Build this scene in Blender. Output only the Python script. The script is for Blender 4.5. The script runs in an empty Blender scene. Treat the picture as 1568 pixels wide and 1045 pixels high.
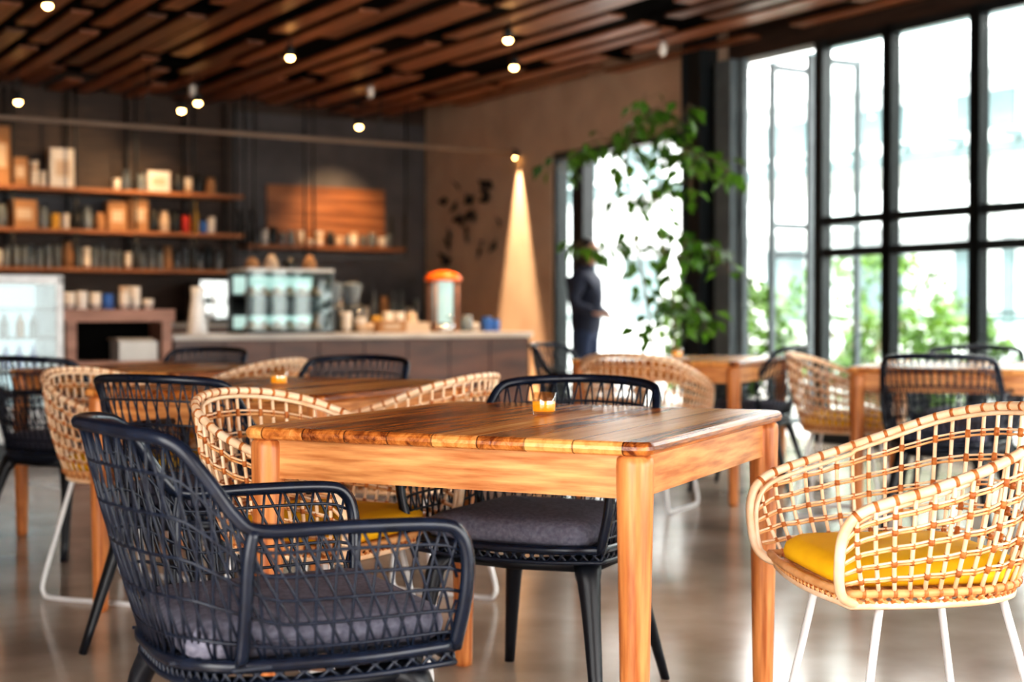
import bpy, math, random, bmesh
from mathutils import Matrix, Vector
random.seed(7)
scene = bpy.context.scene
V = Vector

# ------------------------------------------------------------------ materials
def new_mat(name):
    m = bpy.data.materials.new(name); m.use_nodes = True
    nt = m.node_tree; b = nt.nodes.get('Principled BSDF')
    return m, nt, b

def mat(name, c1, c2=None, scale=6, rough=0.5, metal=0.0, stretch=(1, 1, 1), bump=0.0,
        emit=None, es=0.0, trans=0.0, island=0.0, coat=0.0, rvar=0.0, detail=4, ior=1.45, spec=0.5, transl=0.0):
    m, nt, b = new_mat(name)
    N = nt.nodes; L = nt.links
    b.inputs['Roughness'].default_value = rough
    b.inputs['Metallic'].default_value = metal
    b.inputs['Transmission Weight'].default_value = trans
    b.inputs['Coat Weight'].default_value = coat
    b.inputs['IOR'].default_value = ior
    b.inputs['Specular IOR Level'].default_value = spec
    if c2 is None: c2 = tuple(x * 0.8 for x in c1)
    tc = N.new('ShaderNodeTexCoord'); mp = N.new('ShaderNodeMapping')
    mp.inputs['Scale'].default_value = stretch
    L.new(tc.outputs['Object'], mp.inputs['Vector'])
    nz = N.new('ShaderNodeTexNoise'); nz.inputs['Scale'].default_value = scale
    nz.inputs['Detail'].default_value = detail
    L.new(mp.outputs['Vector'], nz.inputs['Vector'])
    cr = N.new('ShaderNodeValToRGB')
    cr.color_ramp.elements[0].position = 0.32; cr.color_ramp.elements[1].position = 0.68
    cr.color_ramp.elements[0].color = (*c2, 1); cr.color_ramp.elements[1].color = (*c1, 1)
    L.new(nz.outputs['Fac'], cr.inputs['Fac'])
    col = cr.outputs['Color']
    if island > 0:
        g = N.new('ShaderNodeNewGeometry'); mr = N.new('ShaderNodeMapRange')
        mr.inputs['To Min'].default_value = 1 - island; mr.inputs['To Max'].default_value = 1 + island
        L.new(g.outputs['Random Per Island'], mr.inputs['Value'])
        hs = N.new('ShaderNodeHueSaturation'); L.new(mr.outputs['Result'], hs.inputs['Value'])
        L.new(col, hs.inputs['Color']); col = hs.outputs['Color']
    L.new(col, b.inputs['Base Color'])
    if rvar > 0:
        mr = N.new('ShaderNodeMapRange')
        mr.inputs['To Min'].default_value = max(0.02, rough - rvar); mr.inputs['To Max'].default_value = rough + rvar
        L.new(nz.outputs['Fac'], mr.inputs['Value']); L.new(mr.outputs['Result'], b.inputs['Roughness'])
    if bump > 0:
        bp = N.new('ShaderNodeBump'); bp.inputs['Strength'].default_value = bump
        bp.inputs['Distance'].default_value = 0.01
        L.new(nz.outputs['Fac'], bp.inputs['Height']); L.new(bp.outputs['Normal'], b.inputs['Normal'])
    if emit:
        b.inputs['Emission Color'].default_value = (*emit, 1); b.inputs['Emission Strength'].default_value = es
    if transl > 0:
        t = N.new('ShaderNodeBsdfTranslucent'); g2 = N.new('ShaderNodeMixRGB'); g2.blend_type = 'MULTIPLY'; g2.inputs['Fac'].default_value = 1
        L.new(col, g2.inputs['Color1']); g2.inputs['Color2'].default_value = (1.7, 1.6, .7, 1)
        L.new(g2.outputs['Color'], t.inputs['Color'])
        mx = N.new('ShaderNodeMixShader'); mx.inputs['Fac'].default_value = transl
        L.new(b.outputs[0], mx.inputs[1]); L.new(t.outputs[0], mx.inputs[2]); L.new(mx.outputs[0], N['Material Output'].inputs['Surface'])
    return m

def wood_top(name):
    m, nt, b = new_mat(name); N = nt.nodes; L = nt.links
    def math_(op, a, v=None):
        n = N.new('ShaderNodeMath'); n.operation = op
        if hasattr(a, 'links') or hasattr(a, 'is_linked'): L.new(a, n.inputs[0])
        else: n.inputs[0].default_value = a
        if v is not None:
            if hasattr(v, 'is_linked'): L.new(v, n.inputs[1])
            else: n.inputs[1].default_value = v
        return n.outputs[0]
    tc = N.new('ShaderNodeTexCoord'); mp = N.new('ShaderNodeMapping')
    mp.inputs['Scale'].default_value = (18, 1.0, 18)
    sp = N.new('ShaderNodeSeparateXYZ'); L.new(tc.outputs['Object'], sp.inputs['Vector'])
    px = math_('MULTIPLY', sp.outputs['X'], 9.5)
    fl = math_('FLOOR', px); fr = math_('FRACT', px)
    wn = N.new('ShaderNodeTexWhiteNoise'); wn.noise_dimensions = '1D'; L.new(fl, wn.inputs['W'])
    # shift the grain per plank
    cb = N.new('ShaderNodeCombineXYZ'); L.new(math_('MULTIPLY', wn.outputs['Value'], 7.0), cb.inputs['Y'])
    va = N.new('ShaderNodeVectorMath'); va.operation = 'ADD'; L.new(tc.outputs['Object'], va.inputs[0]); L.new(cb.outputs[0], va.inputs[1])
    L.new(va.outputs[0], mp.inputs['Vector'])
    nz = N.new('ShaderNodeTexNoise'); nz.inputs['Scale'].default_value = 2.2; nz.inputs['Detail'].default_value = 8
    nz.inputs['Distortion'].default_value = 0.9; nz.inputs['Roughness'].default_value = 0.62
    L.new(mp.outputs['Vector'], nz.inputs['Vector'])
    ad = N.new('ShaderNodeMath'); ad.operation = 'MULTIPLY_ADD'; ad.inputs[1].default_value = 0.46
    L.new(wn.outputs['Value'], ad.inputs[0]); L.new(nz.outputs['Fac'], ad.inputs[2])
    cr = N.new('ShaderNodeValToRGB'); e = cr.color_ramp.elements
    e[0].position = 0.40; e[0].color = (0.14, 0.03, 0.007, 1)
    e[1].position = 0.92; e[1].color = (0.90, 0.42, 0.13, 1)
    k = e.new(0.62); k.color = (0.56, 0.18, 0.036, 1)
    L.new(ad.outputs[0], cr.inputs['Fac'])
    seam = math_('GREATER_THAN', fr, 0.035)
    sm = N.new('ShaderNodeMapRange'); sm.inputs['To Min'].default_value = .35; sm.inputs['To Max'].default_value = 1.0
    L.new(seam, sm.inputs['Value'])
    hs = N.new('ShaderNodeHueSaturation'); L.new(sm.outputs['Result'], hs.inputs['Value']); L.new(cr.outputs['Color'], hs.inputs['Color'])
    L.new(hs.outputs['Color'], b.inputs['Base Color'])
    b.inputs['Roughness'].default_value = 0.26
    bp = N.new('ShaderNodeBump'); bp.inputs['Strength'].default_value = 0.35; bp.inputs['Distance'].default_value = 0.004
    L.new(nz.outputs['Fac'], bp.inputs['Height']); L.new(bp.outputs['Normal'], b.inputs['Normal'])
    return m

def glass_mat(name, tint=(1, 1, 1), f=0.07):
    m, nt, b = new_mat(name); N = nt.nodes; L = nt.links
    N.remove(b)
    t = N.new('ShaderNodeBsdfTransparent'); t.inputs['Color'].default_value = (*tint, 1)
    g = N.new('ShaderNodeBsdfGlossy'); g.inputs['Roughness'].default_value = 0.03
    mx = N.new('ShaderNodeMixShader'); mx.inputs['Fac'].default_value = f
    L.new(t.outputs[0], mx.inputs[1]); L.new(g.outputs[0], mx.inputs[2])
    L.new(mx.outputs[0], N['Material Output'].inputs['Surface'])
    return m

M_TOP = wood_top('teak_top')
M_LEG = mat('teak_leg', (0.76, 0.31, 0.10), (0.36, 0.10, 0.024), 3.4, 0.34, stretch=(16, 16, 1.3), detail=7)
M_APR = mat('teak_apron', (0.86, 0.42, 0.16), (0.44, 0.14, 0.034), 3, 0.36, stretch=(2.0, 2.0, 22), detail=7)
M_BLK = mat('black_rope', (0.008, 0.014, 0.030), (0.005, 0.008, 0.018), 60, 0.34, spec=.45)
M_BLKF = mat('black_frame', (0.008, 0.014, 0.030), (0.006, 0.009, 0.018), 30, 0.26, spec=.45)
M_BLKL = mat('black_leg', (0.007, 0.009, 0.014), None, 30, 0.38, spec=.4)
M_GREY = mat('grey_cushion', (0.17, 0.17, 0.22), (0.10, 0.10, 0.14), 90, 0.9, bump=0.4)
M_RAT = mat('rattan_cane', (0.82, 0.46, 0.21), (0.62, 0.28, 0.095), 25, 0.4)
M_RATR = mat('rattan_rim', (0.92, 0.71, 0.51), (0.82, 0.52, 0.29), 18, 0.38)
M_RATW = mat('rattan_wrap', (0.56, 0.19, 0.04), (0.34, 0.09, 0.018), 40, 0.45)
M_YEL = mat('yellow_cushion', (0.95, 0.56, 0.006), (0.86, 0.46, 0.003), 9, 0.75, bump=0.15)
M_WHT = mat('white_metal', (0.82, 0.82, 0.82), None, 10, 0.3)
M_FLOOR = mat('polished_floor', (0.56, 0.455, 0.37), (0.31, 0.235, 0.18), 1.8, 0.17, rvar=0.09, detail=12, bump=0.03)
M_PLAST = mat('brown_plaster', (0.54, 0.40, 0.30), (0.44, 0.32, 0.235), 2.5, 0.85)
M_LWALL = mat('light_plaster', (0.45, 0.40, 0.34), None, 2.5, 0.85)
M_DARKW = mat('dark_boards', (0.055, 0.032, 0.022), (0.025, 0.015, 0.011), 3, 0.6, stretch=(1, 1, 9))
M_SLATE = mat('slate_wall', (0.085, 0.083, 0.09), (0.055, 0.055, 0.062), 3, 0.7)
M_BLACKC = mat('black_soffit', (0.004, 0.0035, 0.003), None, 3, 0.9, spec=.1)
M_CEIL = mat('ceiling_board', (0.22, 0.075, 0.028), (0.10, 0.031, 0.012), 2.5, 0.42, stretch=(8, 1, 8), island=0.45)
M_STEEL = mat('dark_steel', (0.012, 0.017, 0.02), None, 8, 0.4)
M_GSTEEL = mat('grey_steel', (0.12, 0.145, 0.155), (0.08, 0.10, 0.11), 5, 0.5)
M_PIPE = mat('bronze_pipe', (0.28, 0.20, 0.15), None, 5, 0.4)
M_COUNT = mat('counter_front', (0.12, 0.046, 0.027), (0.05, 0.02, 0.013), 2, 0.32, stretch=(1, 1, 5))
M_CTOP = mat('counter_top', (0.5, 0.46, 0.42), (0.38, 0.34, 0.31), 4, 0.3)
M_SHELF = mat('shelf_wood', (0.36, 0.14, 0.045), (0.2, 0.07, 0.02), 4, 0.5, stretch=(1, 8, 8))
M_PANEL = mat('wood_panel', (0.36, 0.15, 0.06), (0.13, 0.045, 0.017), 2, 0.5, stretch=(0.6, 1, 9))
M_CABW = mat('cabinet_wood', (0.40, 0.20, 0.14), (0.25, 0.12, 0.08), 3, 0.5, stretch=(1, 1, 6))
M_LEAF = mat('leaf', (0.08, 0.18, 0.022), (0.028, 0.09, 0.01), 3, 0.4, island=0.45, transl=.25)
M_LEAF2 = mat('hedge_leaf', (0.12, 0.22, 0.045), (0.04, 0.11, 0.018), 2, 0.5, island=0.5, transl=.2)
M_STEM = mat('stem', (0.16, 0.11, 0.06), None, 10, 0.7)
M_POT = mat('pot_clay', (0.12, 0.11, 0.10), None, 5, 0.6)
M_SOIL = mat('soil', (0.03, 0.02, 0.012), None, 30, 0.95)
M_GLASS = glass_mat('window_glass', (0.96, 0.985, 0.98), 0.05)
M_CGL = glass_mat('case_glass', (0.88, 0.95, 0.94), 0.035)
M_WBLD = mat('white_render', (0.70, 0.73, 0.74), (0.62, 0.65, 0.66), 1, 0.8)
M_GBLD = mat('grey_render', (0.13, 0.19, 0.20), None, 1, 0.7)
M_PAVE = mat('paving', (0.52, 0.51, 0.49), (0.42, 0.41, 0.40), 2, 0.8)
M_TUMB = glass_mat('tumbler_glass', (0.97, 0.95, 0.9), 0.2)
M_AMB = mat('amber_wax', (1.0, 0.42, 0.01), (0.85, 0.28, 0.004), 40, 0.15, emit=(1, 0.40, 0.015), es=0.45)  # emission added to brighten the amber; no flame burns inside
M_CER = mat('white_ceramic', (0.68, 0.63, 0.57), None, 5, 0.3)
M_CARD = mat('cardboard', (0.36, 0.19, 0.09), None, 5, 0.8)
M_CREAM = mat('cream_paper', (0.55, 0.42, 0.31), None, 5, 0.8)
M_RED = mat('red_tin', (0.45, 0.03, 0.02), None, 5, 0.4)
M_BLU = mat('blue_tin', (0.03, 0.12, 0.4), None, 5, 0.4)
M_YTIN = mat('yellow_tin', (0.65, 0.36, 0.04), None, 5, 0.4)
M_ORG = mat('orange_plastic', (0.95, 0.17, 0.008), None, 5, 0.35)
M_JAR = mat('jar_glass', (0.30, 0.35, 0.38), (0.15, 0.18, 0.2), 5, 0.06, trans=0.35)
M_CHR = mat('chrome', (0.6, 0.6, 0.6), None, 5, 0.18, metal=1.0)
M_BULB = mat('lit_bulb', (1, .8, .5), None, 5, 0.5, emit=(1.0, 0.56, 0.18), es=24)
M_CASEL = mat('lit_case', (0.3, 0.38, 0.36), None, 5, 0.5, emit=(0.70, 1.0, 0.92), es=0.30)
M_FRI = mat('lit_fridge_back', (0.22, 0.28, 0.30), None, 5, 0.5, emit=(0.72, 0.92, 1.0), es=0.32)
M_NAVY = mat('navy_jacket', (0.012, 0.018, 0.04), (0.008, 0.011, 0.024), 30, 0.8)
M_JEAN = mat('dark_jeans', (0.02, 0.035, 0.08), None, 60, 0.85)
M_SHOE = mat('shoe_leather', (0.03, 0.02, 0.018), None, 10, 0.5)
M_SKIN = mat('skin', (0.50, 0.27, 0.18), (0.45, 0.24, 0.15), 12, 0.5)
M_HAIR = mat('hair', (0.012, 0.009, 0.008), None, 60, 0.5)
M_EYE = mat('eye_white', (0.7, 0.7, 0.68), None, 5, 0.2)
M_IRIS = mat('iris', (0.03, 0.015, 0.01), None, 5, 0.2)
M_LIP = mat('lip', (0.38, 0.13, 0.11), None, 5, 0.45)

# ------------------------------------------------------------------ mesh builder
class MB:
    def __init__(s):
        s.v = []; s.f = []; s.m = []; s.sm = []; s.mats = []; s.M = Matrix.Identity(4)
    def mi(s, m):
        if m not in s.mats: s.mats.append(m)
        return s.mats.index(m)
    def add(s, vs, fs, m, smooth=True):
        o = len(s.v); k = s.mi(m)
        s.v.extend([s.M @ V(p) for p in vs])
        for f in fs:
            s.f.append([i + o for i in f]); s.m.append(k); s.sm.append(smooth)
    def box(s, x0, x1, y0, y1, z0, z1, m):
        vs = [(x, y, z) for z in (z0, z1) for y in (y0, y1) for x in (x0, x1)]
        s.add(vs, [(0, 2, 3, 1), (4, 5, 7, 6), (0, 1, 5, 4), (2, 6, 7, 3), (0, 4, 6, 2), (1, 3, 7, 5)], m, False)
    def tube(s, pts, r, m, n=6, closed=False, flat=1.0):
        P = [V(p) for p in pts]; c = len(P)
        R = r if isinstance(r, (list, tuple)) else [r] * c
        T = []
        for i in range(c):
            if closed: t = P[(i + 1) % c] - P[i - 1]
            else: t = P[min(i + 1, c - 1)] - P[max(i - 1, 0)]
            if t.length < 1e-9: t = V((0, 0, 1))
            T.append(t.normalized())
        a = V((0, 0, 1)) if abs(T[0].z) < 0.9 else V((1, 0, 0))
        nr = (a - T[0] * a.dot(T[0])).normalized()
        vs = []
        for i in range(c):
            nr = (nr - T[i] * nr.dot(T[i]))
            if nr.length < 1e-6: nr = T[i].orthogonal()
            nr.normalize(); b = T[i].cross(nr)
            for k in range(n):
                an = 2 * math.pi * k / n + math.pi / n
                vs.append(P[i] + nr * (math.cos(an) * R[i] * flat) + b * (math.sin(an) * R[i]))
        fs = []
        for i in range(c if closed else c - 1):
            j = (i + 1) % c
            for k in range(n):
                l = (k + 1) % n
                fs.append((i * n + k, i * n + l, j * n + l, j * n + k))
        if not closed:
            fs.append(tuple(range(n - 1, -1, -1))); fs.append(tuple((c - 1) * n + k for k in range(n)))
        s.add(vs, fs, m, n > 4)
    def lathe(s, cx, cy, prof, m, n=16):
        vs = []; fs = []
        for r, z in prof:
            for k in range(n):
                a = 2 * math.pi * k / n
                vs.append((cx + r * math.cos(a), cy + r * math.sin(a), z))
        for i in range(len(prof) - 1):
            for k in range(n):
                l = (k + 1) % n
                fs.append((i * n + k, i * n + l, (i + 1) * n + l, (i + 1) * n + k))
        fs.append(tuple(range(n - 1, -1, -1))); fs.append(tuple((len(prof) - 1) * n + k for k in range(n)))
        s.add(vs, fs, m, True)
    def slab(s, cx, cy, hx, hy, rings, rad, m, seg=5, puff=0.0, taper=0.0):
        vs = []; fs = []; n = 4 * (seg + 1)
        for ins, z in rings:
            r = max(rad - ins, 0.004)
            for q, (sx, sy) in enumerate(((1, 1), (-1, 1), (-1, -1), (1, -1))):
                for k in range(seg + 1):
                    a = math.pi / 2 * (q + k / seg)
                    x = sx * (hx - ins - r) + r * math.cos(a); y = sy * (hy - ins - r) + r * math.sin(a)
                    y *= 1 + taper * x / hx
                    vs.append((cx + x, cy + y, z))
        for i in range(len(rings) - 1):
            for k in range(n):
                l = (k + 1) % n
                fs.append((i * n + k, i * n + l, (i + 1) * n + l, (i + 1) * n + k))
        fs.append(tuple(range(n - 1, -1, -1)))
        t = (len(rings) - 1) * n
        if puff:
            vs.append((cx, cy, rings[-1][1] + puff)); c = len(vs) - 1
            for k in range(n): fs.append((t + k, t + (k + 1) % n, c))
        else:
            fs.append(tuple(t + k for k in range(n)))
        s.add(vs, fs, m, bool(puff) or len(rings) > 6)
    def leaf(s, p, d, size, m, up=None):
        d = V(d).normalized(); up = V(up or (random.uniform(-.6, .6), random.uniform(-.6, .6), 1))
        sd = d.cross(up)
        if sd.length < 1e-4: sd = V((1, 0, 0))
        sd.normalize(); n = sd.cross(d); p = V(p)
        q = [p, p + (d * .4 + sd * .33 + n * .07) * size, p + (d - n * .12) * size, p + (d * .4 - sd * .33 + n * .07) * size, p + d * .5 * size]
        s.add(q, [(0, 4, 1), (1, 4, 2), (0, 3, 4), (3, 2, 4)], m, False)
    def sphere(s, c, r, m, nu=12, nv=8, fn=None):
        vs = []; fs = []
        for j in range(nv + 1):
            th = math.pi * j / nv
            for i in range(nu):
                ph = 2 * math.pi * i / nu
                p = V((math.sin(th) * math.cos(ph), math.sin(th) * math.sin(ph), math.cos(th)))
                if fn: p = fn(p)
                vs.append((c[0] + p[0] * r[0], c[1] + p[1] * r[1], c[2] + p[2] * r[2]))
        for j in range(nv):
            for i in range(nu):
                l = (i + 1) % nu
                fs.append((j * nu + i, (j + 1) * nu + i, (j + 1) * nu + l, j * nu + l))
        s.add(vs, fs, m, True)
    def mesh(s, name):
        me = bpy.data.meshes.new(name)
        me.from_pydata([tuple(p) for p in s.v], [], s.f)
        for m in s.mats: me.materials.append(m)
        me.polygons.foreach_set('material_index', s.m)
        me.polygons.foreach_set('use_smooth', s.sm)
        me.update()
        return me
    def obj(s, name, mw=None):
        return place(name, s.mesh(name), mw)

def place(name, me, mw=None):
    o = bpy.data.objects.new(name, me)
    scene.collection.objects.link(o)
    if mw is not None: o.matrix_world = mw
    return o

def TR(x, y, z, deg=0):
    return Matrix.Translation((x, y, z)) @ Matrix.Rotation(math.radians(deg), 4, 'Z')

def catmull(pts, n=5):
    P = [V(p) for p in pts]; out = []
    for i in range(len(P) - 1):
        a = P[i - 1] if i > 0 else P[0] * 2 - P[1]; b = P[i]; c = P[i + 1]
        d = P[i + 2] if i + 2 < len(P) else P[-1] * 2 - P[-2]
        for k in range(n):
            t = k / n
            out.append(0.5 * ((2 * b) + (c - a) * t + (2 * a - 5 * b + 4 * c - d) * t * t + (3 * b - a - 3 * c + d) * t ** 3))
    out.append(P[-1]); return out

class Path:
    def __init__(s, P):
        s.P = [V(p) for p in P]; s.L = [0]
        for i in range(1, len(s.P)): s.L.append(s.L[-1] + (s.P[i] - s.P[i - 1]).length)
    def ev(s, u):
        u = max(0, min(1, u)) * s.L[-1]
        for i in range(1, len(s.P)):
            if s.L[i] >= u:
                t = (u - s.L[i - 1]) / max(1e-9, s.L[i] - s.L[i - 1])
                return s.P[i - 1].lerp(s.P[i], t)
        return s.P[-1].copy()

def mirror(half):
    return list(half) + [(x, -y, z) for x, y, z in reversed(half[:-1])]

# ------------------------------------------------------------------ chairs
def woven_chair():
    b = MB()
    half = [(.262, .255, .43), (.272, .278, .52), (.272, .286, .59), (.255, .287, .632), (.21, .286, .648), (.05, .275, .652),
            (-.075, .262, .652), (-.115, .256, .674), (-.16, .247, .737), (-.200, .234, .787), (-.232, .208, .804), (-.280, .135, .812), (-.315, 0, .816)]
    full = mirror(half)
    rim = catmull(full, 5)
    b.tube(rim, .0125, M_BLKF, 8)
    T = Path(catmull(mirror(half[3:]), 4))
    bh = [(.262, .255, .435), (.10, .255, .43), (-.09, .222, .428), (-.165, .17, .428), (-.195, .10, .428), (-.20, 0, .428)]
    bot = catmull(mirror(bh), 5); B = Path(bot)
    b.tube(bot, .012, M_BLKF, 8)
    b.tube([(.262, .255, .435), (.275, .12, .428), (.278, 0, .427), (.275, -.12, .428), (.262, -.255, .435)], .012, M_BLKF, 8)
    for sy in (1, -1):
        b.tube(catmull([(-.09, sy * .262, .655), (-.098, sy * .259, .60), (-.10, sy * .245, .50), (-.10, sy * .220, .425)], 4), .0115, M_BLKF, 8)
    def S(u, w):
        p = B.ev(u); q = T.ev(u); r = p.lerp(q, w)
        c = V((.02, 0, r.z)); o = (r - c); o.z = 0
        if o.length > 0: r += o.normalized() * (.006 * math.sin(math.pi * w))
        return r
    N = 46
    for i in range(-2, N):
        for (u0, u1) in ((i, i + 2), (i + 2, i)):
            pts = []
            for k in range(6):
                w = k / 5; u = (u0 + (u1 - u0) * w) / N
                if 0 <= u <= 1: pts.append(S(u, w))
            if len(pts) > 1: b.tube(pts, .0028, M_BLK, 5)
    for w in (.12, .3, .48, .66, .84):
        b.tube([S(k / 60, w) for k in range(61)], .0034, M_BLK, 5)
    fr = catmull([(.262, -.255, .435), (.275, -.12, .428), (.278, 0, .427), (.275, .12, .428), (.262, .255, .435)], 5)
    loop = bot[:-1] + fr[:-1]
    low = [p + V((0, 0, -.03)) for p in loop]
    b.tube(low, .006, M_BLK, 6, closed=True)
    for k in range(len(loop)):
        b.tube([loop[k], low[(k + 1) % len(loop)]], .0035, M_BLK, 5)
        b.tube([loop[(k + 1) % len(loop)], low[k]], .0035, M_BLK, 5)
    for i in range(19):
        x = -.18 + i * .0245
        hw = .16 + .09 * min(1, (x + .18) / .2)
        b.tube([(x, -hw, .425), (x, hw, .425)], .0035, M_BLK, 4)
    for i in range(17):
        y = -.24 + i * .03
        b.tube([(-.12 if abs(y) > .16 else -.2, y, .428), (.265, y, .428)], .0035, M_BLK, 4)
    b.slab(.045, 0, .228, .218, [(.02, .434), (.004, .444), (0, .461), (.005, .482), (.025, .495), (.08, .503)], .06, M_GREY, puff=.004, taper=.06)
    b.tube([(x * 1.0 + .045, y, .463) for x, y in [(.223 * math.copysign(abs(math.cos(a)) ** .35, math.cos(a)), .216 * math.copysign(abs(math.sin(a)) ** .35, math.sin(a))) for a in [2 * math.pi * k / 40 for k in range(40)]]], .004, M_GREY, 5, closed=True)
    for sy in (1, -1):
        b.tube([(.2, sy * .2, .385), (0, sy * .2, .38), (-.17, sy * .17, .385)], [.022, .018, .022], M_BLKL, 6)
        for (x0, x1, y0, y1) in ((.215, .285, .205, .26), (-.165, -.275, .165, .235)):
            pts = [(x0 * .72, sy * y0 * .86, .395), (x0, sy * y0, .365), (x0 + (x1 - x0) * .3, sy * (y0 + (y1 - y0) * .3), .27), (x1, sy * y1, 0)]
            b.tube(catmull(pts, 4), [.024 + .012 * math.sin(math.pi * min(1, k / 6)) if k < 6 else .029 - .0145 * (k - 6) / 6 for k in range(13)], M_BLKL, 8, flat=.75)
    for x, w in ((.2, .2), (-.16, .165)):
        b.tube([(x, w, .39), (x, 0, .375), (x, -w, .39)], [.024, .015, .024], M_BLKL, 6)
    return b.mesh('black_woven_armchair')

def rattan_chair():
    b = MB()
    half = [(.15, .19, .422), (.222, .232, .428), (.258, .262, .455), (.268, .281, .52), (.262, .290, .575), (.235, .298, .612), (.18, .307, .635), (.08, .315, .664),
            (-.06, .303, .710), (-.18, .245, .760), (-.255, .14, .787), (-.28, 0, .795)]
    rim = catmull(mirror(half), 5)
    b.tube(rim, .0105, M_RATR, 8)
    b.tube([p + V((-.010 * (1 if p.x > 0 else -1), -.012 * (1 if p.y > 0 else -1) if abs(p.y) > .02 else 0, -.014)) for p in rim[10:-10]], .0055, M_RATR, 6)
    T = Path(catmull(mirror(half[4:]), 5))
    bh = [(.235, .240, .447), (.10, .25, .447), (-.04, .238, .447), (-.14, .187, .447), (-.19, .10, .447), (-.205, 0, .447)]
    bot = catmull(mirror(bh), 5); B = Path(bot)
    front = [(.235, -.240, .447), (.252, -.11, .447), (.256, 0, .446), (.252, .11, .447), (.235, .240, .447)]
    fr = catmull(front, 5)
    ring = bot[:-1] + fr[:-1]
    b.tube(ring, .009, M_RAT, 7, closed=True)
    low = [V((p.x * .95, p.y * .95, p.z - .026)) for p in ring]
    b.tube(low, .009, M_RATR, 7, closed=True)
    nr = len(ring)
    for k in range(nr):
        b.tube([ring[k], low[(k + 1) % nr]], .005, M_RAT, 5)
        b.tube([ring[(k + 1) % nr], low[k]], .005, M_RATW, 5)
    def S(u, w):
        p = B.ev(u); q = T.ev(u); r = p.lerp(q, w)
        c = V((.0, 0, r.z)); o = (r - c); o.z = 0
        r += o.normalized() * (.014 * math.sin(math.pi * w))
        return r
    N = 38
    for i in range(1, N):
        u = i / N
        b.tube([S(u, k / 6) for k in range(7)], .0045, M_RATR, 6)
    nb = 6
    for j in range(1, nb):
        w = j / nb
        for dz in (-.015, .015):
            pts = [S(k / 114, w + dz) for k in range(115)]
            for k, p in enumerate(pts):
                o = V((p.x, p.y, 0)).normalized(); p += o * (.0035 * math.cos(k * math.pi * N / 114))
            b.tube(pts, .0029, M_RATR if dz > 0 else M_RAT, 5)
        for i in range(1, N):
            p = S(i / N, w - .028); q = S(i / N, w + .028)
            b.tube([p, q], .0063, M_RATW, 6)
    for i in range(1, N):
        p = T.ev(i / N - .0025); q = T.ev(i / N + .0025)
        b.tube([p, q], .0118, M_RATW, 7)
        p = B.ev(i / N - .003); q = B.ev(i / N + .003)
        b.tube([p, q], .0108, M_RATW, 7)
    for i in range(16):
        x = -.19 + i * .028; hw = .23 * math.sqrt(max(.05, 1 - (min(0, x) / .215) ** 2))
        b.tube([(x, -hw, .442), (x, hw, .442)], .005, M_RAT, 4)
    for i in range(13):
        y = -.21 + i * .035
        b.tube([(-.19 * math.sqrt(max(.05, 1 - (y / .25) ** 2)), y, .436), (.24, y, .436)], .005, M_RAT, 4)
    b.slab(.03, 0, .21, .208, [(.02, .449), (.004, .456), (0, .470), (.006, .488), (.03, .502), (.08, .510)], .09, M_YEL, seg=7, puff=.004)
    for sy in (1, -1):
        pts = [(.14, sy * .175, .42), (.17, sy * .195, .26), (.205, sy * .225, .07), (.20, sy * .23, .02), (.165, sy * .232, .008), (0, sy * .235, .008),
               (-.165, sy * .232, .008), (-.20, sy * .228, .02), (-.205, sy * .222, .07), (-.165, sy * .185, .26), (-.13, sy * .155, .42)]
        b.tube(catmull(pts, 4), .0088, M_WHT, 8)
    b.tube([(.14, .175, .417), (.14, -.175, .417)], .007, M_WHT, 6)
    b.tube([(-.13, .155, .417), (-.13, -.155, .417)], .007, M_WHT, 6)
    return b.mesh('rattan_tub_chair')

def table_mesh():
    b = MB(); hx, hy = .478, .52
    b.slab(0, 0, hx, hy, [(.014, .722), (.004, .726), (0, .734), (.001, .741), (.005, .747), (.012, .75)], .035, M_TOP, seg=6)
    for sx in (1, -1):
        for sy in (1, -1):
            cx, cy = sx * (hx - .045), sy * (hy - .045)
            b.lathe(cx, cy, [(.016, 0), (.024, .004), (.0255, .02), (.031, .35), (.036, .62), (.0375, .70), (.036, .715), (.028, .7225)], M_LEG, 20)
    i = .038; t = .024
    b.box(-hx + .05, hx - .05, -hy + i, -hy + i + t, .635, .7225, M_APR)
    b.box(-hx + .05, hx - .05, hy - i - t, hy - i, .635, .7225, M_APR)
    b.box(-hx + i, -hx + i + t, -hy + .05, hy - .05, .635, .7225, M_APR)
    b.box(hx - i - t, hx - i, -hy + .05, hy - .05, .635, .7225, M_APR)
    return b.mesh('dining_table')

KC = woven_chair(); RC = rattan_chair(); TM = table_mesh()
for (x, y) in ((.052, 3.40), (-.784, 4.995), (-1.61, 6.625), (.96, 7.975), (2.21, 6.895)):
    place('dining_table', TM, TR(x, y, 0, -25.2))
for (x, y, a) in ((-.445, 2.53, 26), (.09, 3.72, 245), (-.93, 4.30, 65), (-.72, 5.64, 245), (-1.64, 7.07, 245), (-1.90, 6.05, 65),
                  (1.95, 6.4, 65), (1.36, 8.05, 155), (2.42, 7.5, 245), (.42, 8.3, -25)):
    place('black_woven_armchair', KC, TR(x, y, 0, a))
for (x, y, a) in ((.86, 3.06, 188), (-.50, 3.61, -26), (-.34, 4.80, 155), (-1.37, 5.10, -20), (-1.22, 6.36, 155), (.67, 7.33, 62), (1.66, 7.1, -22)):
    place('rattan_tub_chair', RC, TR(x, y, 0, a))

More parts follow.
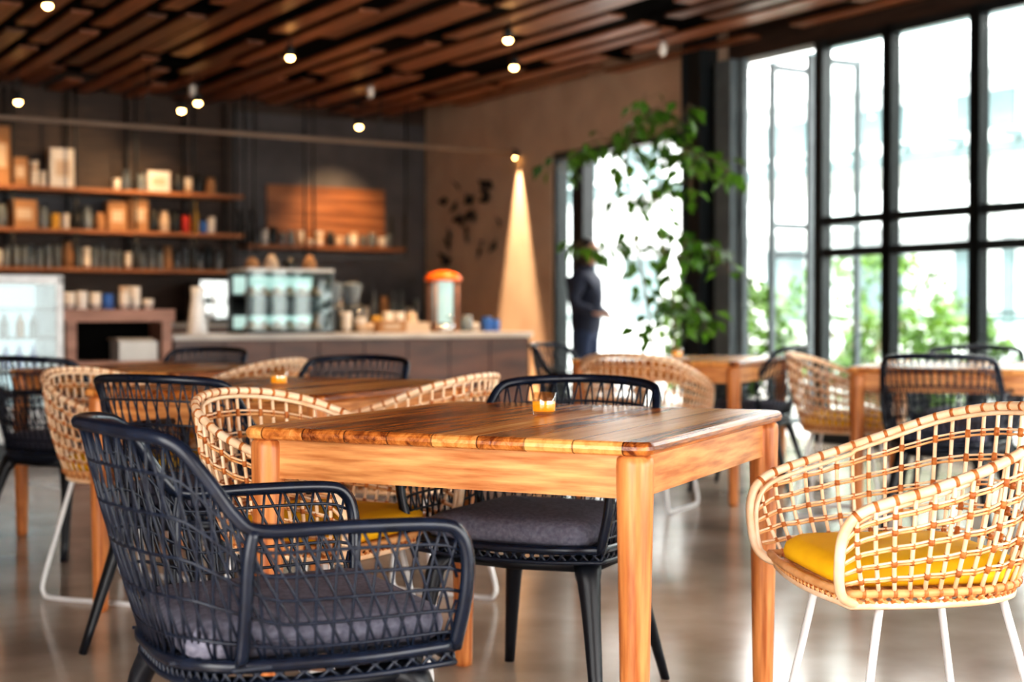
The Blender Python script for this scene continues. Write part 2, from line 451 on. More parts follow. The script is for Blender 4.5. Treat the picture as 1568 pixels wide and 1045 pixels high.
# ------------------------------------------------------------------ tealight glasses
tg = MB()
tg.lathe(0, 0, [(.024, 0), (.0285, .003), (.031, .056), (.0295, .0565), (.0275, .010), (.001, .009)], M_TUMB, 24)
tg.lathe(0, 0, [(.026, .0105), (.0270, .012), (.0280, .034), (.001, .0345)], M_AMB, 20)
tg.tube([(0, 0, .034), (0, 0, .040)], .001, M_STEEL, 5)
tgm = tg.mesh('tealight_glass')
place('tealight_glass', tgm, TR(.078, 3.47, .7505))
place('tealight_glass', tgm, TR(-.80, 4.88, .7505))
place('tealight_glass', tgm, TR(.93, 8.0, .7505))

# ------------------------------------------------------------------ room
R = TR(-1.0, 16.5, 0, 31.67)
H = 3.22; W = -10; D = -18.5
b = MB(); b.box(W, 0.2, D, 0.2, -.1, 0, M_FLOOR); b.obj('floor', R)
b = MB(); b.box(W, 0.2, D, 0.2, H + .22, H + .35, M_BLACKC); b.obj('ceiling', R)
b = MB(); x = W + .1; row = 0
while x < -.05:
    y = D + random.uniform(0, 1.5)
    while y < -.05:
        ln = random.uniform(1.2, 3.0); y1 = min(y + ln, -.03)
        z = H + random.choice((0, .0, .0, .05))
        if y1 - y > .2: b.box(x, x + .155, y, y1, z, z + .022, M_CEIL)
        y = y1 + random.choice((.02, .3, .5, .8))
    x += .255; row += 1
b.obj('ceiling_slats', R)
b = MB()
for y in (-1.5, -4, -6.5, -9, -11.5, -14):
    b.box(W, 0, y, y + .06, H + .115, H + .22, M_BLACKC)
b.obj('ceiling_joists', R)
b = MB(); b.box(W, .2, 0, .2, 0, H + .22, M_DARKW)
b.box(-2.35, -.02, -.012, 0, .0, H - .05, M_SLATE); b.obj('wall_back', R)
b = MB(); b.box(W - .2, W, -13.0, .2, 0, H + .22, M_PLAST); b.box(W - .2, W, D, -13.0, 3.0, H + .22, M_LWALL)  # out-of-view wall; its openings and paler plaster are added for fill light
for y0 in (D, -15.5): b.box(W - .2, W, y0, y0 + .2, 0, 3.0, M_LWALL)
b.obj('wall_left', R)
b = MB()
b.box(W, -6.5, D - .15, D, 0, H + .22, M_PLAST); b.box(-.2, 0, D - .15, D, 0, H + .22, M_PLAST); b.box(-3.4, -3.2, D - .15, D, 0, H + .22, M_PLAST)  # unseen wall behind the camera; solid and open spans shaped to steer daylight
b.box(-6.5, 0, D - .15, D, 3.0, H + .22, M_PLAST); b.obj('wall_front', R)
b = MB()
b.box(0, .2, -2.66, 0, 0, H + .22, M_PLAST)
b.box(0, .2, -4.97, -2.66, 2.6, H + .22, M_PLAST)
b.box(0, .2, -5.35, -4.97, 0, H + .22, M_PLAST)
b.box(0, .2, D, -5.35, 3.10, H + .22, M_DARKW)
b.obj('wall_right', R)
b = MB(); b.box(-.16, .0, -5.2, -4.99, 0, H + .2, M_STEEL); b.box(-.19, .02, -5.215, -5.195, 0, H + .2, M_STEEL); b.box(-.19, .02, -4.985, -4.965, 0, H + .2, M_STEEL)
b.obj('steel_column', R)
b = MB(); b.box(-.1, .0, -5.5, -5.3, 0, 3.1, M_GSTEEL); b.box(-.12, -.08, -5.52, -5.28, 0, .04, M_GSTEEL); b.box(-.03, .03, -5.58, -5.52, 0, 3.1, M_GSTEEL); b.obj('trim_1', R)
b = MB()
for (y0, y1) in ((-4.968, -4.90), (-3.18, -2.98), (-2.72, -2.662)):
    b.box(.02, .16, y0, y1, 0, 2.598, M_STEEL)
b.box(.02, .16, -4.968, -2.662, 2.54, 2.598, M_STEEL)
b.box(.085, .095, -2.98, -2.72, .05, 2.54, M_GLASS)
b.obj('door_1', R)
def win(name, y0, y1, z0=.12, z1=3.1, glass=True):
    b = MB(); f = .045
    b.box(-.03, .07, y0 - f, y0 + f, 0, z1, M_STEEL); b.box(-.03, .07, y1 - f, y1 + f, 0, z1, M_STEEL)
    b.box(-.015, .055, y0, y1, z1 - .06, z1, M_STEEL); b.box(-.015, .055, y0, y1, 0, z0, M_STEEL)
    for z in (1.465, 1.71): b.box(-.02, .055, y0, y1, z - .032, z + .032, M_STEEL)
    if glass: b.box(.015, .023, y0 + f, y1 - f, z0, z1 - .05, M_GLASS)
    b.obj(name, R)
ys = [-6.45, -7.15, -7.95]
while ys[-1] > D + 1: ys.append(ys[-1] - .8)
for i in range(len(ys) - 1): win('window_%d' % (i + 1), ys[i + 1], ys[i])
def sash(name, y, ang, w=.62):
    b = MB(); f = .05
    b.box(0, f, -.02, .02, .08, 3.04, M_GSTEEL); b.box(w - f, w, -.02, .02, .08, 3.04, M_GSTEEL)
    for z in (.08, 1.45, 1.69, 2.98): b.box(f, w - f, -.018, .018, z, z + .055, M_GSTEEL)
    b.box(f, w - f, -.004, .004, .12, 3.0, M_GLASS)
    b.obj(name, R @ TR(.08, y, 0, ang))
sash('window_sash', -5.78, 2); sash('window_sash', -6.22, -2, .55); sash('window_sash', -8.6, 3, .62)

# ------------------------------------------------------------------ bar
b = MB()
b.box(-4.46, -1.39, -4.43, -3.78, 0, .80, M_COUNT)
for k in range(9): b.box(-4.46 + k * .3837 - .004, -4.46 + k * .3837 + .004, -4.433, -4.43, .1, .78, M_BLACKC)
b.slab(-2.925, -4.11, 1.56, .36, [(.004, .80), (0, .806), (0, .838), (.004, .845)], .02, M_CTOP)
b.box(-4.44, -1.41, -4.40, -3.8, .0, .08, M_STEEL)
b.obj('bar_counter', R)
b = MB(); b.box(-2.3, -.05, -.75, -.03, 0, .86, M_COUNT); b.box(-2.32, -.04, -.77, -.02, .86, .90, M_CTOP)
b.box(-6, -2.5, -.75, -.03, 0, .86, M_COUNT); b.box(-6.02, -2.48, -.77, -.02, .86, .90, M_CTOP); b.obj('back_counter', R)
b = MB()
fx0, fx1, fy0, fy1 = -6.35, -5.30, -4.62, -3.95
b.box(fx0, fx1, fy0 + .06, fy1, 0, .12, M_STEEL)
b.box(fx0, fx1, fy1 - .04, fy1, .12, 1.25, M_WHT); b.box(fx0, fx0 + .04, fy0, fy1, .12, 1.25, M_WHT); b.box(fx1 - .05, fx1, fy0, fy1, .12, 1.25, M_WHT)
b.box(fx0, fx1, fy0, fy1, 1.20, 1.26, M_WHT); b.box(fx0, fx1, fy0, fy1, .12, .36, M_WHT)
b.box(fx0 + .04, fx1 - .05, fy1 - .055, fy1 - .04, .36, 1.20, M_FRI)
for z in (.6, .82, 1.02): b.box(fx0 + .04, fx1 - .05, fy0 + .04, fy1 - .06, z, z + .014, M_GSTEEL)
for z in (.36, .614, .834):
    for k in range(9):
        b.lathe(fx0 + .11 + k * .097, fy0 + .15 + random.uniform(-.03, .03), [(.03, z), (.033, z + .01), (.033, z + .1), (.012, z + .14), (.012, z + .165)], random.choice((M_CER, M_BLU, M_JAR, M_CARD)), 8)
b.box(fx0 + .04, fx1 - .05, fy0 + .005, fy0 + .012, .36, 1.20, M_CGL)
b.box(fx0 + .48, fx0 + .52, fy0 - .005, fy0 + .02, .36, 1.20, M_WHT)
b.obj('display_fridge', R)
b = MB()
cx0, cx1, cy0, cy1 = -5.25, -4.50, -4.5, -3.9
b.box(cx0, cx1, cy1 - .02, cy1, 0, 1.0, M_CABW); b.box(cx0, cx0 + .07, cy0, cy1, 0, 1.0, M_CABW); b.box(cx1 - .07, cx1, cy0, cy1, 0, 1.0, M_CABW)
b.box(cx0 - .02, cx1 + .02, cy0 - .02, cy1, .94, 1.03, M_CABW); b.box(cx0, cx1, cy0, cy1, .60, .66, M_CABW)
b.box(cx0 + .07, cx1 - .07, cy0 + .02, cy0 + .04, .0, .6, M_CABW)
b.box(cx0 + .07, cx1 - .07, cy0 + .3, cy0 + .32, .66, .94, M_BLACKC)
b.box(cx0 + .38, cx1 - .09, cy0 + .04, cy0 + .26, .66, .80, M_CER); b.box(cx0 + .36, cx1 - .12, cy0 + .03, cy0 + .26, .805, .82, M_CREAM)
b.obj('wooden_cabinet', R)
# pastry case
b = MB(); px0, px1, py0, py1 = -3.87, -3.15, -4.36, -3.95
b.box(px0, px1, py0, py1, .846, .87, M_STEEL); b.box(px0, px1, py0, py1, 1.32, 1.345, M_CER)
for xx in (px0, px1 - .02):
    for yy in (py0, py1 - .02): b.box(xx, xx + .02, yy, yy + .02, .87, 1.32, M_GSTEEL)
b.box(px0 + .02, px1 - .02, py0 + .02, py1 - .03, 1.12, 1.135, M_STEEL)
b.box(px0 + .02, px1 - .02, py1 - .03, py1 - .02, .87, 1.32, M_STEEL)
b.box(px0 + .02, px1 - .02, py0 + .012, py0 + .02, 1.0, 1.13, M_STEEL)
b.box(px0 + .03, px1 - .03, py1 - .05, py1 - .04, 1.15, 1.29, M_CASEL)
b.box(px0 + .03, px1 - .03, py1 - .05, py1 - .04, .88, .98, M_CASEL)
for z in (.87, 1.135):
    for k in range(6):
        x = px0 + .1 + k * .105
        b.slab(x, py0 + .17, .042, .07, [(.008, z + .003), (0, z + .012), (0, z + .03), (.01, z + .04)], .02, (M_CREAM, M_CARD, M_CARD)[k % 3], seg=2)
        b.sphere((x, py0 + .17, z + .05), (.035, .05, .022), (M_CARD, M_CREAM, M_CARD)[k % 3], 10, 6)
b.box(px0 + .02, px1 - .02, py0, py0 + .006, .87, 1.32, M_CGL)
for k in range(4): b.lathe(px0 + .12 + k * .16, py0 + .2, [(.04, 1.346), (.06, 1.365), (.05, 1.40), (.02, 1.43 + .03 * (k % 2))], (M_CARD, M_CREAM, M_STEEL, M_CARD)[k], 12)
b.obj('pastry_display_case', R)
b = MB(); jx, jy = -2.06, -4.15
b.lathe(jx, jy, [(.09, .846), (.10, .86), (.10, .90), (.05, .92)], M_CHR, 16)
b.lathe(jx, jy, [(.06, .92), (.08, .93), (.085, 1.24), (.08, 1.27)], M_CASEL, 18)
b.lathe(jx, jy, [(.15, 1.27), (.16, 1.285), (.12, 1.33), (.04, 1.355)], M_ORG, 18)
for k in range(4):
    a = 1.57 * k + .6; b.tube([(jx + .13 * math.cos(a), jy + .13 * math.sin(a), .846), (jx + .13 * math.cos(a), jy + .13 * math.sin(a), 1.27)], .014, M_CABW, 6)
b.tube([(jx, jy - .09, .97), (jx, jy - .15, .97), (jx, jy - .15, .94)], .012, M_CHR, 6)
b.obj('juice_dispenser', R)
b = MB(); ex0, ex1, ey0, ey1 = -2.95, -2.45, -.7, -.2
b.box(ex0, ex1, ey0 + .12, ey1, .93, 1.30, M_CHR); b.box(ex0, ex1, ey0, ey1, 1.16, 1.33, M_CHR); b.box(ex0, ex1, ey0, ey1, .905, .95, M_STEEL)
for k in range(2):
    x = ex0 + .14 + k * .24
    b.lathe(x, ey0 + .06, [(.032, 1.10), (.036, 1.11), (.036, 1.16)], M_STEEL, 12); b.tube([(x, ey0 + .05, 1.11), (x, ey0 - .1, 1.10)], .012, M_STEEL, 6)
    b.lathe(x, ey0 + .06, [(.02, .951), (.03, .99), (.031, 1.0)], M_CER, 12)
b.tube([(ex0 + .02, ey0, 1.2), (ex0 + .01, ey0 - .05, 1.1), (ex0, ey0 - .04, 1.0)], .006, M_CHR, 6)
b.obj('espresso_machine', R)
b = MB(); b.lathe(-4.2, -4.2, [(.07, .846), (.075, .86), (.062, 1.0), (.045, 1.12), (.05, 1.20), (.045, 1.2)], M_WHT, 18)
b.tube(catmull([(-4.16, -4.2, 1.17), (-4.08, -4.2, 1.15), (-4.08, -4.2, 1.0), (-4.135, -4.2, .94)], 4), .008, M_WHT, 6); b.obj('water_jug', R)
def grinder(x, y, z):
    b = MB(); b.slab(x, y, .075, .1, [(.01, z + .005), (0, z + .015), (0, z + .2), (.01, z + .22)], .02, M_STEEL, seg=3)
    b.lathe(x, y, [(.05, z + .22), (.055, z + .24), (.085, z + .38), (.085, z + .39), (.02, z + .41)], M_JAR, 14)
    b.tube([(x, y - .08, z + .17), (x, y - .15, z + .15)], .02, M_CHR, 8); b.obj('coffee_grinder', R)
grinder(-2.27, -.48, .90); grinder(-3.02, -4.05, .8455); grinder(-2.83, -4.0, .8455)

def goods(name, x0, x1, y, z, kinds, dens=.09, hs=1.0, seed=1, ws=1.0):
    rd = random.Random(seed); b = MB(); x = x0
    while x < x1:
        k = rd.choice(kinds); yy = y + rd.uniform(-.04, .04); s = hs * rd.uniform(.85, 1.2)
        if k == 'box':
            w = rd.uniform(.13, .26); h = rd.uniform(.12, .26) * s
            m = rd.choice((M_CARD, M_CREAM, M_CER, M_CARD))
            b.slab(x + w / 2, yy, w / 2, .07, [(.002, z), (0, z + .003), (0, z + h - .003), (.002, z + h)], .006, m, seg=2)
            b.box(x + w * .2, x + w * .8, yy - .0715, yy - .0705, z + h * .3, z + h * .7, M_CREAM); x += w + .02
        elif k == 'jar':
            b.lathe(x + .055, yy, [(.045, z), (.052, z + .01), (.052, z + .10 * s), (.038, z + .12 * s), (.042, z + .15 * s), (.02, z + .151 * s)], rd.choice((M_JAR, M_JAR, M_CARD, M_STEEL, M_CREAM)), 12); x += .12
        elif k == 'cup':
            n = rd.choice((1, 2, 3)) + (2 if hs > 1.3 else 0)
            for q in range(n): b.lathe(x + .045, yy, [(.022, z + q * .045), (.038, z + q * .045 + .03), (.04, z + q * .045 + .075), (.036, z + q * .045 + .075), (.02, z + q * .045 + .03)], M_CER if rd.random() < .8 else M_CREAM, 12)
            x += .095
        elif k == 'glass':
            b.lathe(x + .04, yy, [(.025, z), (.028, z + .005), (.035, z + .12 * s), (.033, z + .12 * s), (.02, z + .02)], M_JAR, 10); x += .08
        elif k == 'bottle':
            sb = min(s, 1.3)
            b.lathe(x + .04, yy, [(.034, z), (.037, z + .01), (.037, z + .15 * sb), (.013, z + .2 * sb), (.013, z + .26 * sb), (.016, z + .265 * sb)], rd.choice((M_JAR, M_STEEL, M_YTIN, M_CREAM)), 10); x += .085
        elif k == 'tin':
            b.lathe(x + .045, yy, [(.04, z), (.042, z + .005), (.042, z + .11 * s), (.04, z + .115 * s)], rd.choice((M_RED, M_YTIN, M_BLU, M_CER, M_CER)), 12); x += .1
        x += rd.uniform(0, dens)
    return b.obj(name, R)

def shelf(x0, x1, z, rods):
    b = MB(); b.box(x0, x1, -.38, -.04, z - .035, z, M_SHELF)
    b.box(x0, x1, -.04, -.001, z - .02, z - .005, M_STEEL)
    for r in rods:
        for yy in (-.365, -.06): b.tube([(r, yy, z), (r, yy, z + .37 if z < 2.1 else H)], .014, M_STEEL, 6)
    b.obj('bar_shelf', R)
rods = (-5.9, -5.3, -4.7, -4.1, -3.5, -2.9, -2.45)
shelf(-6, -2.35, 2.24, rods); shelf(-6, -2.35, 1.83, rods); shelf(-6, -2.35, 1.45, rods)
shelf(-2.3, -.45, 1.73, (-2.28, -.47))
goods('storage_boxes', -5.85, -4.1, -.2, 2.241, ['box', 'box', 'cup', 'box'], .0, 2.1, 3)
goods('shelf_jars', -3.7, -2.65, -.2, 2.241, ['box', 'cup', 'jar', 'jar'], .02, 1.3, 4)
goods('jars_and_tins', -5.8, -2.6, -.2, 1.831, ['jar', 'glass', 'jar', 'bottle', 'jar', 'tin', 'cup', 'box'], .0, 1.35, 15)
goods('drinking_glasses', -5.8, -2.6, -.2, 1.451, ['glass', 'jar', 'glass', 'glass', 'cup'], .0, 1.7, 6)
goods('coffee_cups', -2.2, -.6, -.2, 1.731, ['cup', 'glass', 'cup', 'jar'], .02, 1.1, 8)
goods('counter_crockery', -2.70, -2.3, -4.1, .8455, ['cup', 'jar', 'cup', 'tin', 'bottle', 'jar'], .0, 1.2, 9)
goods('counter_bowls', -3.05, -2.3, -4.3, .8455, ['cup', 'tin', 'cup', 'box'], .0, .5, 19)
goods('condiment_bottles', -1.88, -1.5, -4.1, .8455, ['tin', 'cup', 'jar'], .0, .9, 10)
goods('stacked_paper_cups', -5.2, -4.6, -4.2, 1.0305, ['cup', 'box', 'tin', 'cup', 'tin'], .0, 1.1, 12)
goods('back_bar_jars', -2.1, -.3, -.35, .9005, ['jar', 'bottle', 'cup', 'jar'], .02, 1.7, 13)
b = MB(); b.box(-1.97, -.55, -.045, -.013, 1.75, 2.40, M_PANEL)
for k in range(5): b.box(-1.97, -.55, -.047, -.045, 1.87 + k * .12, 1.875 + k * .12, M_BLACKC)
b.obj('wood_wall_panel', R)
b = MB(); b.box(-5.15, -3.7, -.03, -.002, 1.90, 2.15, M_SLATE); b.box(-5.17, -3.68, -.034, -.002, 1.88, 1.90, M_STEEL); b.box(-5.17, -3.68, -.034, -.002, 2.15, 2.17, M_STEEL); b.obj('menu_board', R)
b = MB(); b.tube([(-9.9, -2.05, 2.66), (-.0, -2.05, 2.66)], .02, M_PIPE, 8)
for x in (-8.5, -6.2, -3.9, -1.6): b.tube([(x, -2.05, 2.67), (x, -2.05, H)], .008, M_STEEL, 6)
b.obj('pipe_rail', R)
b = MB()
for x in (-2.55, -2.45, -1.9, -1.8, -.72):
    b.tube([(x, -.9, 1.6), (x, -.9, H)], .012, M_STEEL, 6)
b.box(-2.6, -.7, -.92, -.88, 1.58, 1.60, M_STEEL)
b.obj('hanging_rack', R)
b = MB()
for k in range(24):
    y = -.5 - random.random() * 1.2; z = 1.5 + random.random() * .9
    b.leaf((-.02, y, z), (-.15, random.uniform(-1, 1), random.uniform(-1, 1)), .17, M_STEEL, up=(1, 0, 0))
    b.tube([(0, y, z), (-.03, y, z)], .006, M_STEEL, 5)
b.obj('metal_wall_ornament', R)

# ------------------------------------------------------------------ lights
def lamp(x, y, z, lit=True, target=None, e=25, size=70):
    b = MB()
    b.tube([(0, 0, .03), (0, 0, H + .1 - z)], .006, M_STEEL, 6)
    b.lathe(0, 0, [(.032, -.02), (.036, -.015), (.036, .05), (.02, .07)], M_STEEL if lit else M_CER, 14)
    b.sphere((0, 0, -.022), (.030, .030, .026), M_BULB if lit else M_CER, 12, 8)
    o = b.obj('ceiling_spotlight', TR(x, y, z))
    if lit:
        l = bpy.data.lights.new('bulb', 'SPOT'); l.energy = e; l.color = (1, .62, .30); l.spot_size = math.radians(size); l.spot_blend = 1.0
        l.shadow_soft_size = .03
        lo = bpy.data.objects.new('bulb_light', l); scene.collection.objects.link(lo); lo.parent = o
        lo.location = (0, 0, -.06)
        if target:
            d = V(target) - V((x, y, z - .06)); lo.rotation_euler = d.to_track_quat('-Z', 'Y').to_euler()
def rw(x, y, z):
    return R @ V((x, y, z))
lamp(-1.80, 11.58, 3.1, e=130, target=rw(-3.0, -4.2, .8)); lamp(-.03, 10.84, 3.1, e=140, target=rw(-2.2, -4.2, .8))
lamp(.017, 12.04, 3.1, e=130, target=rw(-1.9, -4.0, .8)); lamp(-3.13, 9.63, 3.1, e=90, target=rw(-4.7, -4.3, .9), size=55)
lamp(-4.5, 13.0, 2.95, e=60, target=rw(-5.4, 0, 1.7), size=90); lamp(-3.22, 13.9, 3.0, e=55, target=rw(-3.4, 0, 1.6), size=90); lamp(-2.95, 13.4, 3.0, e=75, target=rw(-4.4, 0, 1.8), size=80)
lamp(-1.62, 15.1, 3.0, target=rw(-1.15, 0, 1.85), e=90, size=70)
lamp(-3.0, 13.4, 3.08, False); lamp(1.2, 11.4, 3.1, False); lamp(-1.35, 13.6, 3.1, False)
b = MB(); b.lathe(0, 0, [(.02, -.03), (.028, -.025), (.028, .05), (.01, .06)], M_STEEL, 12); b.sphere((0, 0, -.03), (.018, .018, .01), M_BULB, 10, 6)
o = b.obj('wall_spotlight', R @ TR(-.055, -2.05, 2.64))
l = bpy.data.lights.new('graze', 'SPOT'); l.energy = 950; l.color = (1, .70, .42); l.spot_size = math.radians(36); l.spot_blend = .5; l.shadow_soft_size = .02
l.use_nodes = True; lnt = l.node_tree; em = lnt.nodes.get('Emission'); lf = lnt.nodes.new('ShaderNodeLightFalloff'); lf.inputs['Strength'].default_value = 1.0
lnt.links.new(lf.outputs['Constant'], em.inputs['Strength'])
lo = bpy.data.objects.new('graze_light', l); scene.collection.objects.link(lo); lo.parent = o
lo.location = (0.005, 0, -.065)
lo.rotation_euler = V((math.tan(math.radians(9)), 0, -1)).to_track_quat('-Z', 'Y').to_euler()

# ------------------------------------------------------------------ tall indoor plant
def plant():
    b = MB(); random.seed(21)
    br = [[(.0, 0, .30), (.0, .0, .74), (-.08, .02, 1.26), (-.15, 0, 1.65), (-.19, -.05, 2.09), (-.06, 0, 2.48)],
          [(.03, .02, .30), (.14, .05, .74), (.11, .1, 1.26), (.02, .1, 1.78), (.14, .05, 2.22), (.24, 0, 2.42)],
          [(.14, .05, 2.15), (.36, 0, 2.05), (.55, -.05, 1.90)],
          [(-.19, -.05, 2.12), (-.40, -.1, 2.15), (-.72, -.1, 1.94)],
          [(.05, .1, 1.62), (.38, .05, 1.42), (.54, 0, 1.24)],
          [(-.12, 0, 1.5), (-.37, 0, 1.43), (-.54, -.05, 1.48)],
          [(.12, .08, 1.1), (.28, 0, 1.0), (.36, 0, .9)],
          [(0, 0, 1.0), (.1, -.1, 1.2), (.2, -.15, 1.5)],
          [(-.15, 0, 2.2), (.02, .1, 2.4), (.1, .1, 2.25)],
          [(.15, 0, 2.2), (.22, -.2, 2.0), (.2, -.3, 1.75)]]
    for i, p in enumerate(br):
        c = catmull(p, 6); r0 = .013 if i < 2 else .007
        b.tube(c, [r0 * (1 - .7 * k / (len(c) - 1)) for k in range(len(c))], M_STEM, 6)
        pa = Path(c); n = 84 if i < 2 else 28
        for k in range(n):
            u = random.uniform(.12 if i < 2 else .15, 1)
            if i < 2 and random.random() < .35: u = random.uniform(.7, 1)
            q = pa.ev(u)
            a = random.uniform(0, 6.28); off = V((math.cos(a), math.sin(a), random.uniform(-.5, .5))) * random.uniform(.03, .13)
            b.tube([q, q + off], .0018, M_STEM, 4)
            d = V((math.cos(a) * .6, math.sin(a) * .6, random.uniform(-1.1, -.1)))
            b.leaf(q + off, d, random.uniform(.09, .145), M_LEAF)
    b.lathe(0, 0, [(.13, 0), (.14, .01), (.19, .33), (.20, .36), (.18, .36), (.17, .32)], M_POT, 24)
    b.lathe(0, 0, [(.172, .30), (.17, .325), (.001, .33)], M_SOIL, 20)
    b.obj('potted_tree', TR(.96, 9.6, 0))
plant()

# ------------------------------------------------------------------ person
def skinmesh(nodes, edges, root, sub=2):
    me = bpy.data.meshes.new('tmp'); bm = bmesh.new()
    lay = bm.verts.layers.skin.verify(); vs = []
    for (p, r) in nodes:
        v = bm.verts.new(p); v[lay].radius = r if isinstance(r, tuple) else (r, r); vs.append(v)
    vs[root][lay].use_root = True
    for a, c in edges: bm.edges.new((vs[a], vs[c]))
    bm.to_mesh(me); bm.free()
    o = bpy.data.objects.new('tmp', me); scene.collection.objects.link(o)
    md = o.modifiers.new('s', 'SKIN'); md.use_smooth_shade = True
    sb = o.modifiers.new('u', 'SUBSURF'); sb.levels = sub
    dg = bpy.context.evaluated_depsgraph_get(); dg.update(); ev = o.evaluated_get(dg); em = ev.to_mesh()
    vv = [v.co.copy() for v in em.vertices]; ff = [tuple(p.vertices) for p in em.polygons]
    ev.to_mesh_clear(); bpy.data.objects.remove(o); bpy.data.meshes.remove(me)
    return vv, ff
def person():
    b = MB()
    n = [((0, 0, .90), (.165, .13)), ((0, 0, 1.03), (.16, .125)), ((0, 0, 1.20), (.185, .13)), ((-.005, 0, 1.33), (.145, .105)), ((0, 0, 1.40), (.06, .06)), ((.01, 0, 1.45), (.05, .05)),
         ((-.005, .18, 1.33), .072), ((-.03, .24, 1.08), .058), ((.15, .19, .98), .042),
         ((-.005, -.18, 1.33), .072), ((-.03, -.24, 1.08), .058), ((.15, -.18, 1.02), .042),
         ((0, .085, .82), .095), ((.015, .095, .48), .066), ((-.02, .10, .10), .05), ((.05, .105, .045), .042), ((.13, .115, .035), .034),
         ((0, -.085, .82), .095), ((.0, -.095, .48), .066), ((-.05, -.10, .10), .05), ((.02, -.105, .045), .042), ((.10, -.115, .035), .034)]
    e = [(0, 1), (1, 2), (2, 3), (3, 4), (4, 5), (3, 6), (6, 7), (7, 8), (3, 9), (9, 10), (10, 11), (0, 12), (12, 13), (13, 14), (14, 15), (15, 16), (0, 17), (17, 18), (18, 19), (19, 20), (20, 21)]
    vv, ff = skinmesh(n, e, 0)
    zmin = min(v.z for v in vv)
    vv = [v - V((0, 0, zmin)) for v in vv]
    groups = {}
    for f in ff:
        c = sum((vv[i] for i in f), V()) / len(f)
        m = M_SKIN if (c.z > 1.425 and abs(c.y) < .08) else M_NAVY if c.z > .84 else M_JEAN if c.z > .105 else M_SHOE
        groups.setdefault(m, []).append(f)
    for m, fs in groups.items():
        used = sorted({i for f in fs for i in f}); mp = {i: k for k, i in enumerate(used)}
        b.add([vv[i] for i in used], [tuple(mp[i] for i in f) for f in fs], m)
    b.tube([(.065 * math.cos(a), .07 * math.sin(a), 1.415) for a in [6.283 * k / 16 for k in range(16)]], .018, M_NAVY, 8, closed=True)
    def hd(p):
        q = p.copy()
        if p.z < 0: q.x *= 1 + .12 * p.z; q.y *= 1 + .38 * p.z
        if p.x > 0 and -.75 < p.z < -.45 and abs(p.y) < .35: q.x += .06
        return q
    hc = (.03, 0, 1.535)
    b.sphere(hc, (.095, .076, .115), M_SKIN, 24, 18, hd)
    b.tube([(.118, 0, 1.545), (.130, 0, 1.525), (.142, 0, 1.508), (.120, 0, 1.500)], [.006, .009, .013, .009], M_SKIN, 8)
    for s in (1, -1):
        b.sphere((.108, s * .031, 1.54), (.012, .014, .009), M_EYE, 10, 6); b.sphere((.117, s * .031, 1.54), (.005, .006, .006), M_IRIS, 8, 6)
        b.tube([(.112, s * .015, 1.557), (.116, s * .032, 1.562), (.102, s * .05, 1.556)], .004, M_HAIR, 5)
        b.sphere((.02, s * .078, 1.525), (.018, .009, .03), M_SKIN, 10, 8)
    b.tube([(.112, -.022, 1.478), (.121, 0, 1.476), (.112, .022, 1.478)], [.003, .007, .003], M_LIP, 6)
    def hr(p):
        q = p.copy()
        if p.x > .35 and p.z < .45: q.x = .35
        if p.z < -.5: q.x *= .8
        return q
    b.sphere((.012, 0, 1.555), (.108, .092, .118), M_HAIR, 20, 14, hr)
    for s, wx, wy, wz in ((1, .17, .185, .955), (-1, .17, -.175, .995)):
        b.tube([(wx - .03, wy, wz + .005), (wx + .01, wy, wz), (wx + .05, wy - s * .004, wz - .004), (wx + .085, wy - s * .006, wz - .01)], [.024, .030, .038, .034], M_SKIN, 10, flat=.45)
        for k, ln in enumerate((.068, .078, .072, .056)):
            y = wy + s * (-.03 + .019 * k)
            p0 = V((wx + .08, y, wz - .008))
            b.tube([p0, p0 + V((ln * .45, 0, -.006)), p0 + V((ln * .78, 0, -.024)), p0 + V((ln * .85, 0, -.05))], [.0092, .0088, .008, .0062], M_SKIN, 8)
        b.tube([(wx + .02, wy - s * .025, wz), (wx + .045, wy - s * .048, wz - .006), (wx + .075, wy - s * .055, wz - .016), (wx + .092, wy - s * .05, wz - .028)], [.012, .011, .0095, .007], M_SKIN, 8)
    b.obj('standing_person', TR(.66, 12.7, 0, -25))
person()

# ------------------------------------------------------------------ outdoors
b = MB(); b.box(.25, 40, -30, 25, -.12, -.03, M_PAVE); b.obj('terrace_ground', R)
b = MB()
b.box(6, 9.5, -18, 16, 3.0, 3.2, M_WBLD)
for k in range(12): b.box(6.1, 6.3, -18 + k * 3, -17.8 + k * 3, -.03, 3.0, M_WBLD)
for k in range(40): b.box(5.7, 6.0, -18 + k * .85, -17.93 + k * .85, 3.05, 3.15, M_GBLD)
b.box(5.95, 6.02, -18, 16, .9, .98, M_GBLD); b.box(5.95, 6.0, -18, 16, 2.9, 3.05, M_GBLD)
b.obj('covered_walkway', R)
b = MB()
b.box(14, 15, -25, 25, -.03, 6.4, M_WBLD)
for f in range(2):
    for k in range(18): b.box(13.93, 14, -24 + k * 2.7, -22.6 + k * 2.7, .8 + f * 2.8, 2.4 + f * 2.8, M_GBLD)
    b.box(13.2, 14, -25, 25, 2.7 + f * 2.8, 2.85 + f * 2.8, M_WBLD)
    b.box(13.2, 13.25, -25, 25, 3.6 + f * 2.8, 3.68 + f * 2.8, M_GBLD)
b.obj('white_building', R)
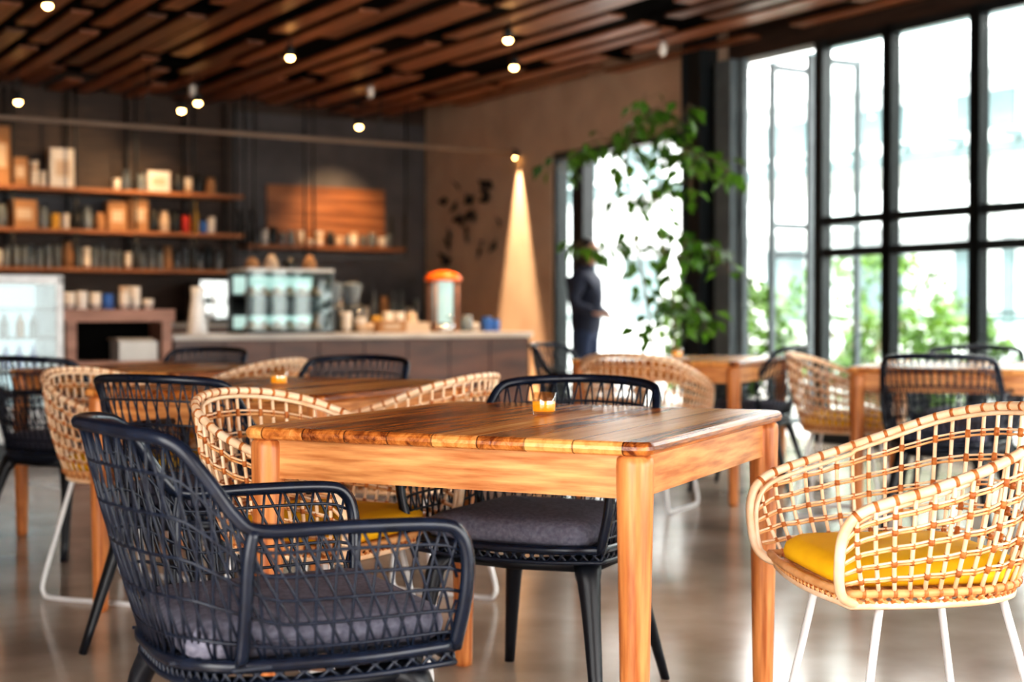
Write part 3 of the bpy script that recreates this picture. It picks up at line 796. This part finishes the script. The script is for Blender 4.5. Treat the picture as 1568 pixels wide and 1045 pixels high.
def hedge(name, cx, cy, rx, ry, rz, z0, n, seed, size=.14):
    random.seed(seed); b = MB()
    for k in range(n):
        a = random.uniform(0, 6.283); ph = math.acos(random.uniform(-1, 1)); r = random.uniform(.6, 1) ** .5
        p = (rx * r * math.sin(ph) * math.cos(a), ry * r * math.sin(ph) * math.sin(a), z0 + rz + rz * r * math.cos(ph))
        b.leaf(p, (random.uniform(-1, 1), random.uniform(-1, 1), random.uniform(-.8, .8)), size * random.uniform(.6, 1.3), M_LEAF2)
    for k in range(6):
        a = k * 1.05; b.tube([(0, 0, -.03), (rx * .4 * math.cos(a), ry * .4 * math.sin(a), z0 + rz)], .02, M_STEM, 6)
    b.obj(name, R @ TR(cx, cy, 0))
hedge('garden_shrub', 2.2, -2.7, .6, .8, .75, .0, 1600, 1)
hedge('garden_shrub', 3.2, -4.6, .7, 1.0, .55, .0, 1000, 2)
hedge('garden_shrub', 3.6, -6.9, .7, 1.1, .5, .0, 900, 3)
hedge('garden_shrub', 4.6, -2.4, .9, 1.3, .9, .0, 1200, 6)
hedge('garden_shrub', 4.0, -9.6, .7, 1.3, .45, .0, 800, 5)
hedge('garden_tree', 4.0, -12.2, 1.2, 1.4, .7, 2.4, 1200, 8)
b = MB()
b.box(1.6, 1.615, -12, -6.6, .1, 1.0, M_GLASS); b.box(1.58, 1.635, -12, -6.6, 1.0, 1.02, M_GSTEEL)
for k in range(5): b.box(1.585, 1.63, -12 + k * 1.34, -11.96 + k * 1.34, -.03, 1.0, M_GSTEEL)
b.obj('glass_balustrade', R)

# ------------------------------------------------------------------ world + sun
w = bpy.data.worlds.new('World'); scene.world = w; w.use_nodes = True
bg = w.node_tree.nodes['Background']; bg.inputs['Color'].default_value = (1.0, 0.98, 0.945, 1); bg.inputs['Strength'].default_value = 5.3
s = bpy.data.lights.new('sun', 'SUN'); s.energy = 3; s.angle = .03; s.color = (1, .95, .88)
so = bpy.data.objects.new('sun', s); scene.collection.objects.link(so)
dr = R.to_3x3() @ V((.75, .25, -.75)); so.rotation_euler = dr.to_track_quat('-Z', 'Y').to_euler()

# ------------------------------------------------------------------ camera
cam = bpy.data.cameras.new('camera'); co = bpy.data.objects.new('camera', cam); scene.collection.objects.link(co)
cam.lens = 50; cam.sensor_width = 36; co.location = (0, 0, 1.0)
co.rotation_euler = (math.radians(90 - 1.118), 0, 0)
cam.dof.use_dof = True; cam.dof.focus_distance = 3.0; cam.dof.aperture_fstop = 2.5
cam.clip_end = 300
scene.camera = co
scene.view_settings.view_transform = 'Standard'
try: scene.view_settings.look = 'Medium High Contrast'
except Exception as ex: print('look', ex)
scene.view_settings.exposure = 0.88
